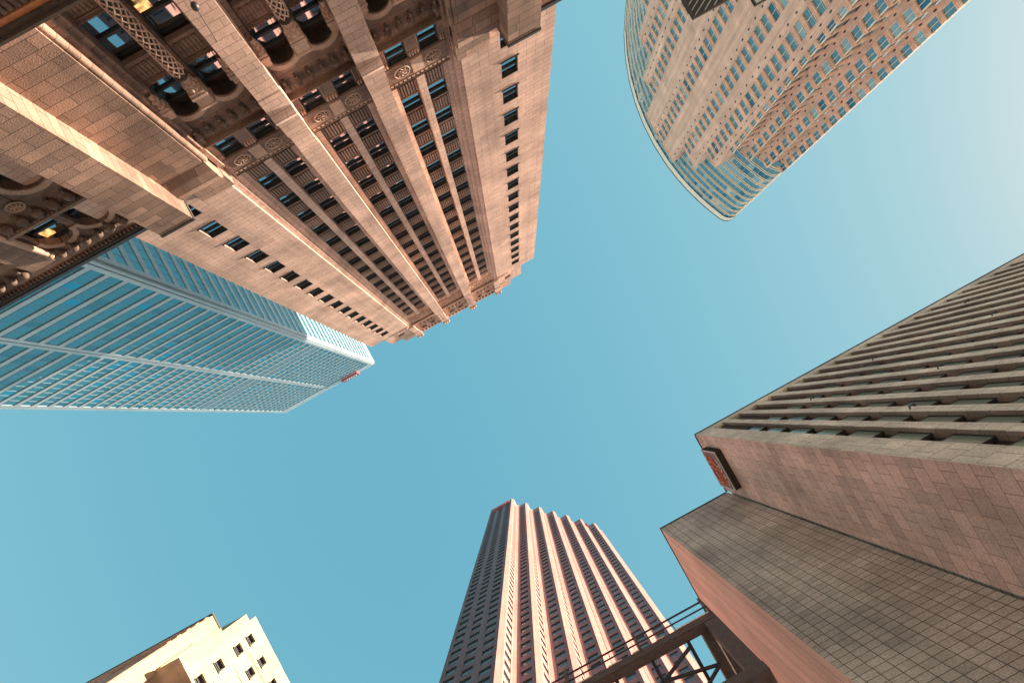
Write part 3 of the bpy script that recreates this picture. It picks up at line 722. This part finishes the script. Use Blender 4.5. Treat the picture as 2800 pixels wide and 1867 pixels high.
for (tx, ty) in teeth:
    for z in EZ:
        def mk(f, g, tx=tx, ty=ty, z=z):
            g.box(tx+.5, tx+.56, ty+1.35, ty+3.6, z-1.95, z); f.box(tx+.56, tx+.72, ty+1.35, ty+3.6, z-.1, z-.01)
        we.append(dict(c=(tx+.8, ty+2.5, z-1), area=2.0, make=mk, fm='line', gm='glassE'))
window_set(Et, we, 98)
rs = thing('tower_top_sign', 'red and pale slanting sign high on the dark side of the red granite tower', 'sign')
s = MB(); s.box(-32.6, -24.6, 33.2, 33.75, 267.6, 270.4); s.box(-32.8, -27.2, 33.25, 33.75, 262.4, 263.4); s.build('sign_board', 'magenta', rs)
s = MB()
for q in range(7): s.ball(-31.8+q*.95, 33.15, 265.6+(q % 2)*.4, .4, .15, 1.1)
s.box(-26.5, -24.2, 33.1, 33.7, 268.5, 269.6); s.build('sign_letters', 'red', rs)
s = MB(); s.box(6.9-5, 6.9-3.2, ye-6.2, ye-5, 274.2, 276.6); tag(s.build('roof_unit', 'magenta'), 'small red box on the zigzag roof edge of the granite tower', 'roof unit')

# ================================================================== grey granite slab block (D) with lower wing (F)
K = 0.6   # the block stands nearer than its plan in survey units
Dt = thing('granite_block_tower', 'grey granite clad tower with pink light-tinted sides and deep vertical window slots on the right', 'skyscraper')
HD = 110.0
Dc = MB(K); Dc.box(28.8, 130, 20.95, 31.9, 0, HD-.5); Dc.build('inner_wall', 'line', Dt)
Wd_ = MB(K); NB = 26
Wd_.box(28.42, 31.35, 19.7, 20.94, 0, HD)
for k in range(NB):
    x0 = 33.58+3.48*k; x1 = x0+1.25
    Wd_.box(x0, x1, 19.7, 20.94, 0, HD)
Wd_.box(31.35, 33.58+3.48*(NB-1)+1.25, 19.712, 20.94, 107.5, HD-.01)
Wd_.build('fins', 'D', Dt)
Wp = MB(K); Wp.box(28.4, 28.8, 19.72, 32.0, 0, HD); Wp.build('side_wall', 'Dp', Dt)
Fg = MB(K); Fg.box(13.62, 28.4, 32.45, 33.0, 0, HD); Fg.build('front_wall', 'Fg', Dt)
Fp = MB(K); Fp.box(13.6, 14.0, 33.0, 95, 0, HD); Fp.box(13.6, 13.64, 32.44, 33.0, 0, HD); Fp.build('end_wall', 'Fp', Dt)
Fc = MB(K); Fc.box(14.0, 130, 33.0, 95, 0, HD-.6); Fc.box(28.8, 130, 31.9, 33.0, 0, HD-.6); Fc.build('core', 'Fg', Dt)
Cp = MB(K)
Cp.box(28.3, 130, 19.55, 20.0, HD, HD+.35); Cp.box(28.25, 28.6, 20.0, 32.3, HD, HD+.35)
Cp.box(13.45, 28.25, 32.3, 32.6, HD, HD+.35); Cp.box(13.45, 13.75, 32.6, 95, HD, HD+.35); Cp.build('coping', 'coping', Dt)
for k_, z_ in ((1, 62), (2, 88), (4, 70), (6, 92), (9, 80), (12, 96)):
    bt = MB(K); xq = 33.58+3.48*k_+.5; bt.tube([(xq, 19.7, z_), (xq, 19.35, z_-.1), (xq+.15, 19.25, z_-.6)], .09, 6); bt.ball(xq+.15, 19.25, z_-.75, .2); bt.build('fin_lamp', 'coping', Dt)
rv = MB(K)
for k in range(NB): rv.box(33.54+3.48*k, 33.58+3.48*k, 19.75, 20.9, 0, 107.48)
rv.build('slot_shade_lining', 'Dside', Dt)  # added lining, the shade of the slots put into its brown
Lv = MB(K); Lb = MB(K)
for k in range(NB):
    x0 = 31.35+3.48*k; x1 = x0+2.23
    Lb.box(x0, x1, 20.5, 20.6, 95.1, 107.49)
    for q in range(14): Lv.box(x0, x1, 20.2, 20.3, 95.2+q*.88, 95.2+q*.88+.2)
    for q in range(4): Lv.box(x0+.3+q*.52, x0+.42+q*.52, 20.3, 20.36, 95.2, 107.4)
Lv.build('louvre_grille', 'steel', Dt); Lb.build('louvre_backing', 'Asootshade', Dt)
wd = []
for k in range(NB):
    x0 = 31.36+3.48*k; x1 = x0+2.21
    for j in range(-2, 12):
        z0 = 94.2-7.0*j-4.7
        if z0 < 8 or z0 > 95: continue
        def mk(f, g, x0=x0, x1=x1, z0=z0):
            g.box(x0, x1, 20.26, 20.32, z0+.12, z0+4.4); f.box(x0, x1, 20.22, 20.6, z0, z0+.12); f.box(x0, x1, 20.22, 20.6, z0+4.4, z0+4.52)
            f.box(x1-.12, x1-.04, 20.16, 20.26, z0, z0+4.5)
        wd.append(dict(c=((x0+x1)/2, 20.4, z0+2.3), area=8, make=mk, fm='coping', gm='glassD'))
        def mk2(f, g, x0=x0, x1=x1, z0=z0):
            g.box(x0, x1, 20.66, 20.72, z0-2.35, z0-.1)
            f.box(x0, x1, 20.7, 20.86, z0-2.48, z0-2.36)
        wd.append(dict(c=((x0+x1)/2, 20.7, z0-1.2), area=4, make=mk2, fm='coping', gm='glassDk'))
window_set(Dt, wd, 98, K)
# the illuminated-box sign hung on its side wall
Sn = thing('wall_sign', 'dark projecting sign box with orange red scroll emblem near the roof of the granite block', 'sign')
s = MB(K); s.box(27.22, 28.38, 22.2, 29.85, 99.8, 107.2)
for q in range(9): s.box(27.3+q*.12, 27.34+q*.12, 22.08, 22.2, 100.2, 106.9)
s.build('sign_box', 'coping', Sn)
s = MB(K); s.box(27.16, 27.22, 22.35, 29.7, 99.95, 107.05); s.build('sign_face', 'signface', Sn)
fr = MB(K)
for p in ([(27.15, 22.25, 99.85), (27.15, 29.8, 99.85)], [(27.15, 29.8, 99.85), (27.15, 29.8, 107.15)], [(27.15, 22.25, 99.85), (27.15, 22.25, 107.15)]): fr.tube(p, .1, 5)
fr.build('sign_frame', 'white', Sn)
s = MB(K)
def curl(mb, pts, r, x=27.1):   # points in (along wall 0-1, up the wall 0-1) of the face
    mb.tube([(x, 22.4+7.2*a, 100.1+6.8*b) for a, b in pts], r, 6)
curl(s, [(.10,.72),(.16,.85),(.24,.88),(.30,.76),(.26,.62),(.34,.52),(.42,.62),(.40,.78)], .16)
curl(s, [(.12,.55),(.2,.45),(.3,.42),(.38,.34),(.46,.42),(.5,.6),(.44,.72)], .16)
curl(s, [(.18,.68),(.28,.6),(.36,.7),(.33,.84)], .13)
curl(s, [(.36,.94),(.42,.86),(.5,.8),(.58,.88),(.68,.9),(.8,.84),(.86,.74)], .14)
curl(s, [(.38,.46),(.5,.36),(.62,.42),(.74,.4),(.84,.46),(.9,.6)], .15)
curl(s, [(.46,.56),(.56,.62),(.66,.56),(.8,.62),(.92,.56),(.94,.44),(.86,.34)], .15)
curl(s, [(.5,.28),(.62,.22),(.76,.26),(.9,.24)], .13)
s.build('emblem', 'red', Sn)
s = MB(K)
curl(s, [(.2,.2),(.3,.12),(.4,.1),(.44,.2),(.36,.28)], .09); curl(s, [(.6,.1),(.62,.24),(.68,.1),(.72,.22)], .09)
curl(s, [(.78,.12),(.9,.12)], .12); curl(s, [(.46,.12),(.54,.2)], .12)
s.build('white_marks', 'white', Sn)

# ================================================================== curved peach granite tower (B)
Bt = thing('curved_granite_tower', 'peach granite tower with stepped piers in front of a curved glass crown', 'skyscraper')
HB = 290.0; XB = 130.0; F0 = 193.8; FB = 5.15
def arcpt(y):   # plan outline of the curved glass body
    R = 125.0; cy = -92.0; cx0 = 131.9+R
    return cx0-math.sqrt(max(R*R-(y-cy)**2, 0))
ys = [-178, -165, -152, -140, -128, -116, -104, -92, -80, -70, -62, -54, -48, -43]
curve = [(arcpt(y), y) for y in ys] + [(143.0, -40.4), (144.4, -38.6), (146.3, -37.4), (148.5, -37.4), (165, -41.9)]
def offset_curve(c, d):
    out = []
    for i, (x, y) in enumerate(c):
        a = Vector(c[max(i-1,0)]); b = Vector(c[min(i+1,len(c)-1)]); t = (b-a).normalized(); out.append((x+t.y*d, y-t.x*d))
    return out
inner = offset_curve(curve, .5)
Bi = MB(); Bi.prism(inner+[(165, -178)], 226, HB-.3); Bi.prism(inner[:10]+[(146, -54), (152, -44), (165, -47), (165, -178)], 0, 226); Bi.build('inner_wall', 'glassB', Bt)
def ring(mb, c0, c1, z0, z1):
    n = len(c0); vs = []
    for (x, y) in c0: vs += [(x, y, z0), (x, y, z1)]
    for (x, y) in c1: vs += [(x, y, z0), (x, y, z1)]
    fs = []
    for i in range(n-1):
        fs += [(2*i, 2*i+2, 2*i+3, 2*i+1), (2*n+2*i+1, 2*n+2*i+3, 2*n+2*i+2, 2*n+2*i), (2*i, 2*n+2*i, 2*n+2*i+2, 2*i+2), (2*i+1, 2*i+3, 2*n+2*i+3, 2*n+2*i+1)]
    fs += [(0, 1, 2*n+1, 2*n), (2*n-2, 4*n-2, 4*n-1, 2*n-1)]
    mb.add(vs, fs)
def dense(c, step):
    out = [c[0]]; 
    for a, b in zip(c[:-1], c[1:]):
        L = math.dist(a, b); n = max(1, round(L/step))
        for i in range(1, n+1): out.append((a[0]+(b[0]-a[0])*i/n, a[1]+(b[1]-a[1])*i/n))
    return out
Bb = MB(); oc = offset_curve(curve, -.12); oc2 = offset_curve(curve, -.3)
zs = [HB-7.4-FB*k for k in range(34)]          # window sill levels of the glass body
ring(Bb, curve, inner, HB-4.2, HB)
NL = 10
for z in zs:
    n_ = len(oc) if z > 226 else NL
    ring(Bb, oc[:n_], inner[:n_], z-1.1, z-.82); ring(Bb, oc2[:n_], inner[:n_], z-.26, z-.01)
Bb.build('band', 'Bband', Bt)
Bl = MB()
for z in zs:
    n_ = len(oc) if z > 226 else NL
    ring(Bl, curve[:n_], inner[:n_], z-.82, z-.26)
ring(Bl, offset_curve(curve, -.2), inner, HB, HB+.4); ring(Bl, oc, inner, HB-4.5, HB-4.2)
Bl.build('shadow_gap', 'frameA', Bt)
bw = []
dc = dense(offset_curve(curve, .12), 2.35); dci = offset_curve(dc, .15)
for zi, z in enumerate(zs):
    for i in range(len(dc)-1):
        a, b, a2, b2 = dc[i], dc[i+1], dci[i], dci[i+1]
        if z < 226 and a[1] > -70: continue
        if a[1] > -36.5 and a[0] > 165: continue
        zt = z+2.9 if zi == 0 else z+3.98
        r = rg.random(); gm = 'glassB' if r > .38 else ('glassB3' if r > .18 else ('glassB2' if r > .04 else 'blind'))
        if zi in (6, 7) and -80 < a[1] < -46: gm = 'glassB2'
        def mk(f, g, a=a, b=b, a2=a2, b2=b2, z=z, zt=zt):
            g.prism([a, b, b2, a2], z, zt)
            t = (Vector(b)-Vector(a)).normalized()*.09; n_ = Vector((t.y, -t.x))
            f.prism([(a[0]-t.x, a[1]-t.y), (a[0]+t.x, a[1]+t.y), (a[0]+t.x-n_.x, a[1]+t.y-n_.y), (a[0]-t.x-n_.x, a[1]-t.y-n_.y)], z, zt)
        bw.append(dict(c=(a[0], a[1], z+2), area=7, w=.8 if zi < 14 else 0.01, make=mk, fm='mull', gm=gm))
# granite front: piers and window columns (along Y), each pair stopping three floors lower
Gp = MB(); GJ = MB()
cols = [(-91.9, -86.1, 0), (-75.2, -69.7, 1), (-64.0, -58.5, 2), (-109.0, -103.2, 1), (-119.6, -114.0, 2), (-131.0, -125.0, 3), (-142, -136.5, 4)]
piers = [(-103.2, -91.9, 0), (-86.1, -75.2, 0), (-69.7, -64.0, 1), (-58.5, -55.4, 2), (-114.0, -109.0, 1), (-125.0, -119.6, 2), (-136.5, -131.0, 3), (-147, -142, 4)]
TOP = lambda s_: 275.8-15.45*s_
dl = []
for y0, y1, s_ in piers:
    z1 = TOP(s_)
    Gp.box(XB, XB+6, y0, y1, 0, z1)
    # shallow grooves read as dark lines
    if y1-y0 > 8:
        for yy in (y0+.5, y0+3.0, y0+3.5, y0+5.4, (y0+y1)/2+.4, y1-2.9, y1-2.4, y1-.6): GJ.box(XB-.02, XB, yy-.05, yy+.05, 0, z1-.6)
    else:
        for yy in (y0+.6, (y0+y1)/2, y1-.6): GJ.box(XB-.02, XB, yy-.04, yy+.04, 0, z1-.6)
    Gp.box(XB-.35, XB, y0-.0, y1+.0, z1-.55, z1)
    for k in range(28):
        z = F0-.4+FB*(k-12)
        if z > z1-2: continue
        yy = y1-1.6 if y1-y0 > 5.2 else (y0+y1)/2
        dl.append((XB, yy, z))
def colwin(y0, y1, x, zmax, three=False, ledge=False):
    k = -14
    while F0+FB*k+3.9 < zmax:
        z0 = F0+FB*k
        Gp.box(x+.02, x+1.5, y0, y1, z0-1.35, z0-.05); Gp.box(x-.22, x+.02, y0, y1, z0-.36, z0-.05)
        GJ.box(x, x+.02, y0, y1, z0-.9, z0-.8)
        r = rg.random(); gm = 'glassB' if r > .3 else ('glassB3' if r > .12 else 'glassB2')
        bl = rg.random() < .25
        def mk(f, g, z0=z0):
            g.box(x+.55, x+.7, y0, y1, z0-.05, z0+3.8)
            f.box(x+.4, x+.56, (y0+y1)/2-.07, (y0+y1)/2+.07, z0-.05, z0+3.8); f.box(x+.4, x+.58, y0, y0+.1, z0-.05, z0+3.8); f.box(x+.4, x+.58, y1-.1, y1, z0-.05, z0+3.8)
            if y1-y0 > 4: f.box(x+.42, x+.56, y0, y1, z0+1.2, z0+1.3)
        bw.append(dict(c=(x, (y0+y1)/2, z0+2), area=20*(y1-y0)/5, w=3, make=mk, fm='Bband', gm=gm))
        k += 1
    Gp.box(x+.02, x+1.5, y0, y1, F0+FB*k-1.35, zmax)
for y0, y1, s_ in cols: colwin(y0, y1, XB, TOP(s_))
# stepping corner bays on the right
steps = [(XB, -55.4, -53.1), (XB+5, -50.6, -47.1), (XB+10, -44.6, -41.1), (XB+14.5, -39.2, -36.2)]
Wl2 = MB(); Sl = MB()
for i, (x, y0, y1) in enumerate(steps):
    zt = TOP(3)+(0 if i else 0)
    colwin(y0, y1, x, zt)
    if i+1 < len(steps):
        nx, ny0, _ = steps[i+1]
        Gp.box(nx, nx+2.5, y1+.0, ny0, 0, zt)                   # next pier, facing the street
        Gp.box(nx-.35, nx, y1, ny0, zt-.55, zt)
        k = -14
        for k in range(-14, 8):                                  # the return wall: deep ledges over glass
            z0 = F0+FB*k
            if z0+4 > zt: break
            Gp.box(x+.7, nx, y1-.5, y1, z0-1.35, z0-.05); Gp.box(x-.1, nx, y1, y1+.35, z0-.6, z0-.05); Gp.box(x+1.2, nx, y1, y1+.2, z0-1.3, z0-.95)
            def mk(f, g, x=x, nx=nx, y1=y1, z0=z0):
                g.box(x+.7, nx-.05, y1-.4, y1-.25, z0-.05, z0+3.8); f.box(x+.35, x+.7, y1-.35, y1+.02, z0-.05, z0+3.8)
            bw.append(dict(c=(x+2, y1, z0+2), area=5, make=mk, fm='Bband', gm='glassB3'))
        dz = 0
        for k in range(28):
            z = F0-.4+FB*(k-12)
            if z < zt-2: dl.append((nx, (y1+ny0)/2, z))
    else:
        Gp.box(x+1.5, x+3.2, y1-1.2, y1-.4, 0, zt)
Gp.build('granite_wall', 'B', Bt); GJ.build('groove', 'Gb', Bt, ); window_set(Bt, [dict(c=p_, area=1, make=(lambda f, g, p_=p_: f.box(p_[0]-.14, p_[0], p_[1]-.22, p_[1]+.22, p_[2]-.45, p_[2]+.45)), fm='frameA', gm='glassB3') for p_ in dl], 98, name='vent')
window_set(Bt, bw, 98)

# ================================================================== cream stepped tower (G)
Gt = thing('cream_tower', 'cream stone tower corner in full sun with small paired windows at the lower left', 'skyscraper')
XG = -40.7
Gw = MB()
gh = [7.85, 10.8, 13.8, 16.8, 19.8]
Gw.box(-75, XG-.5, 5.98, 30, 52.6, 69.8); Gw.box(-75, -62, 5, 30, 0, 52.6)
# facing wall with real window openings
cols_ = [(7.27, 8.38), (10.25, 11.25), (13.2, 14.3), (16.2, 17.3)]
e = 5.95
for a, b in cols_: Gw.box(XG-.5, XG, e, a, 53, 70); e = b
Gw.box(XG-.5, XG, e, 30, 53, 70)
gz = [(66.45, 67.75), (63.65, 65.0), (59.7, 61.0), (56.2, 57.5), (53.3, 54.5), (49.2, 50.5)]
gw = []
for a, b in cols_:
    e = 53
    for z0, z1 in gz[::-1][1:]:
        Gw.box(XG-.5, XG-.012, a, b, e, z0); e = z1
        def mk(f, g, a=a, b=b, z0=z0, z1=z1):
            g.box(XG-.42, XG-.36, a+.05, b-.05, z0+.05, z1-.05)
            f.box(XG-.4, XG-.22, a, b, z0, z0+.1); f.box(XG-.4, XG-.22, a, b, z1-.1, z1); f.box(XG-.4, XG-.25, a, b, (z0+z1)/2-.06, (z0+z1)/2+.06)
            f.box(XG-.4, XG-.22, a, a+.08, z0, z1); f.box(XG-.4, XG-.22, b-.08, b, z0, z1)
            f.box(XG-.02, XG+.1, a-.1, b+.1, z0-.18, z0-.06)
        gw.append(dict(c=(XG, (a+b)/2, z0), area=1.5, make=mk, fm='rail', gm='glassA'))
    Gw.box(XG-.5, XG-.012, a, b, e, 70)
# corner notch block and front wing with stepped setbacks
Z0 = 52.6
Gw.box(-75, XG-.02, 5.05, 5.96, Z0, 68.55)
Gw.box(-75, XG+.12, 4.62, 5.06, Z0, 63.0)
Gw.box(-75, XG, 2.95, 4.62, Z0-12, 62.9)
Gw.box(-75, XG+.35, 4.3, 7.0, Z0, 58.3)
for z in (58.4, 62.2, 65.6): Gw.box(XG, XG+.06, 8.6, 30, z-.1, z)
Gw.build('wall', 'G', Gt)
window_set(Gt, gw)
# soffit of the projecting roof in front, its shade put into the brown
Gs = MB(); Gs.box(-75, XG+2.6, 4.35, 20, 52.2, 52.58); Gs.build('roof_overhang', 'Gb', Gt)
Gs = MB()
for q in range(5): Gs.box(-75, XG-.3, 2.8-.0*q, 2.94, 61.9-1.6*q, 62.5-1.6*q)
Gs.box(-75, XG-.2, 2.88, 2.94, 40, 62.6); Gs.build('side_shade_moulding', 'Gb', Gt)  # brown sheet and bands put this side's shade into colour
Gs = MB(); Gs.box(-75, XG+.08, 2.72, 4.7, 62.92, 63.2); Gs.build('coping', 'coping', Gt)

# ================================================================== steel footbridge truss
Br = thing('steel_gantry', 'dark brown steel truss walkway with railing crossing in front of the red granite tower', 'gantry')
s = MB(); s.box(-14, 2.2, 7.7, 7.72, 17.66, 18.02); s.box(-14, 2.2, 7.72, 7.97, 17.62, 17.68); s.box(-14, 2.2, 7.72, 7.97, 18.0, 18.04)
s.build('top_beam', 'steel', Br)
s = MB(); s.box(1.58, 1.82, 7.98, 12.5, 17.6, 18.0); s.box(1.86, 2.2, 7.98, 12.5, 17.7, 18.0); s.build('end_beam', 'steel', Br)
s = MB(); s.box(1.78, 2.2, 7.70, 7.95, 14.7, 17.6); s.build('end_post', 'steel', Br)
s = MB(); s.box(-14, 2.22, 7.68, 8.0, 14.3, 14.68); s.box(1.95, 2.22, 8.0, 12.5, 14.3, 14.68)
s.build('bottom_beam', 'steel', Br)
for pts_ in ([(1.12, 7.9, 17.55), (1.12, 12.4, 17.55)], [(-.04, 7.9, 17.5), (-.02, 12.4, 17.5)], [(1.1, 8.05, 17.5), (-.02, 8.55, 17.5)], [(-.02, 8.55, 17.5), (1.6, 8.87, 17.5)], [(-.02, 8.55, 17.5), (-1.2, 8.7, 17.5)], [(-1.2, 7.9, 17.5), (-1.2, 12.4, 17.5)], [(1.58, 8.86, 17.45), (-.02, 9.8, 17.45)]):
    b = MB(); b.tube(pts_, .055, 8); b.build('brace', 'rail', Br)
s = MB(); s.tube([(1.84, 8.0, 17.4), (1.84, 12, 17.0)], .02, 5)
s.build('tie_rod', 'white', Br)
rl = MB(); rl.tube([(-14, 7.7, 18.87), (2.14, 7.7, 18.87)], .03, 8); rl.tube([(-14, 7.7, 18.45), (2.14, 7.7, 18.45)], .025, 8)
rl.tube([(2.14, 7.7, 18.87), (2.14, 12, 18.87)], .03, 8); rl.tube([(2.14, 7.7, 18.45), (2.14, 12, 18.45)], .025, 8)
for q in range(8): rl.tube([(1.0-2.35*q, 7.7, 18.04), (1.0-2.35*q, 7.7, 18.87)], .014, 6)
ro = rl.build('railing', 'rail', Br)
for q in range(7):
    pp = MB(); pp.box(-.22-2.4*q, -.14-2.4*q, 7.6, 7.78, 18.0, 19.05); pp.build('post', 'steel', ro)
pp = MB(); pp.box(2.1, 2.18, 7.64, 7.78, 18.0, 19.05); pp.build('post', 'steel', ro)
for x0, x1 in ((.95, 2.1), (.35, .6), (-.45, -.2), (-1.25, -.8), (-2.3, -1.8)):
    lt = MB(); lt.box(x0, x1, 7.66, 7.69, 18.0, 18.012); lt.build('bright_edge_strip', 'white', Br)
# posts carrying the walkway (below the picture)
s = MB(); s.box(1.95, 2.2, 11.9, 12.3, 0, 14.3); s.build('leg', 'steel', Br)
s = MB(); s.box(-13.9, -13.6, 7.8, 8.1, 0, 14.3); s.build('leg', 'steel', Br)

# ================================================================== louvred fixtures at the top edge
def fixture(name, label, corner, z, lx, ly, glassy):
    t = thing(name, label, 'canopy')
    x0, y1 = corner   # corner nearest the picture centre: smallest x, largest y
    f = MB(); d = .05
    h = .03; d = .02
    f.box(x0, x0+lx, y1-d, y1, z, z+h); f.box(x0, x0+d, y1-ly, y1-d, z, z+h); f.box(x0+lx-d, x0+lx, y1-ly, y1-d, z, z+h); f.box(x0+d, x0+lx-d, y1-ly, y1-ly+d, z, z+h)
    f.box(x0+d, x0+lx-d, y1-ly+d, y1-d, z+.052, z+.07)
    f.build('frame', 'coping', t)
    if glassy:
        g = MB(); g.box(x0+d, x0+lx-d, y1-ly+d, y1-d, z+.05, z+.06); g.build('pane', 'glassB2', t)
    else:
        s = MB(); dv = Vector((.87, -.5, 0)); nv = Vector((.5, .87, 0)); q = -3.0
        while q < 3.0:
            # thin bright blades across the dark tray
            p0 = Vector((x0+.02, y1-.02, 0)) + nv*q
            ts = [t_/200*3.2 for t_ in range(-200, 201)]
            ins = [t_ for t_ in ts if x0+d+.01 < (p0+dv*t_).x < x0+lx-d-.01 and y1-ly+d+.01 < (p0+dv*t_).y < y1-d-.01]
            if len(ins) > 2:
                A0 = p0+dv*ins[0]; B0 = p0+dv*ins[-1]; e_ = nv*.006
                s.prism([(A0.x-e_.x, A0.y-e_.y), (B0.x-e_.x, B0.y-e_.y), (B0.x+e_.x, B0.y+e_.y), (A0.x+e_.x, A0.y+e_.y)], z-.002, z+.05)
            q += .075
        s.build('louvre', 'mull', t)
    a = MB(); a.box(x0+lx*.5, x0+lx*.5+.12, y1-ly-7, y1-ly, z+.05, z+.2); a.box(x0+lx*.5-.05, x0+lx*.5+.17, y1-ly-7.2, y1-ly-7, 0, z+.3)
    a.build('pole', 'coping', t)
from mathutils import Vector as _V
def at_z(px, py, z):
    v = RM @ Vector(((px-PP[0])/FPX, -(py-PP[1])/FPX, -1)); t = (z-1.6)/v.z
    return (v.x*t, v.y*t)
c_ = at_z(1896.5, 52, 9.0)
fixture('louvred_canopy', 'black louvred canopy corner hanging into the top edge before the curved tower', c_, 9.0, 2.2, 1.6, False)
c_ = at_z(2067, 15, 9.0)
fixture('glass_canopy', 'small glass canopy corner at the top edge right of the louvred one', c_, 9.0, 1.2, 1.4, True)
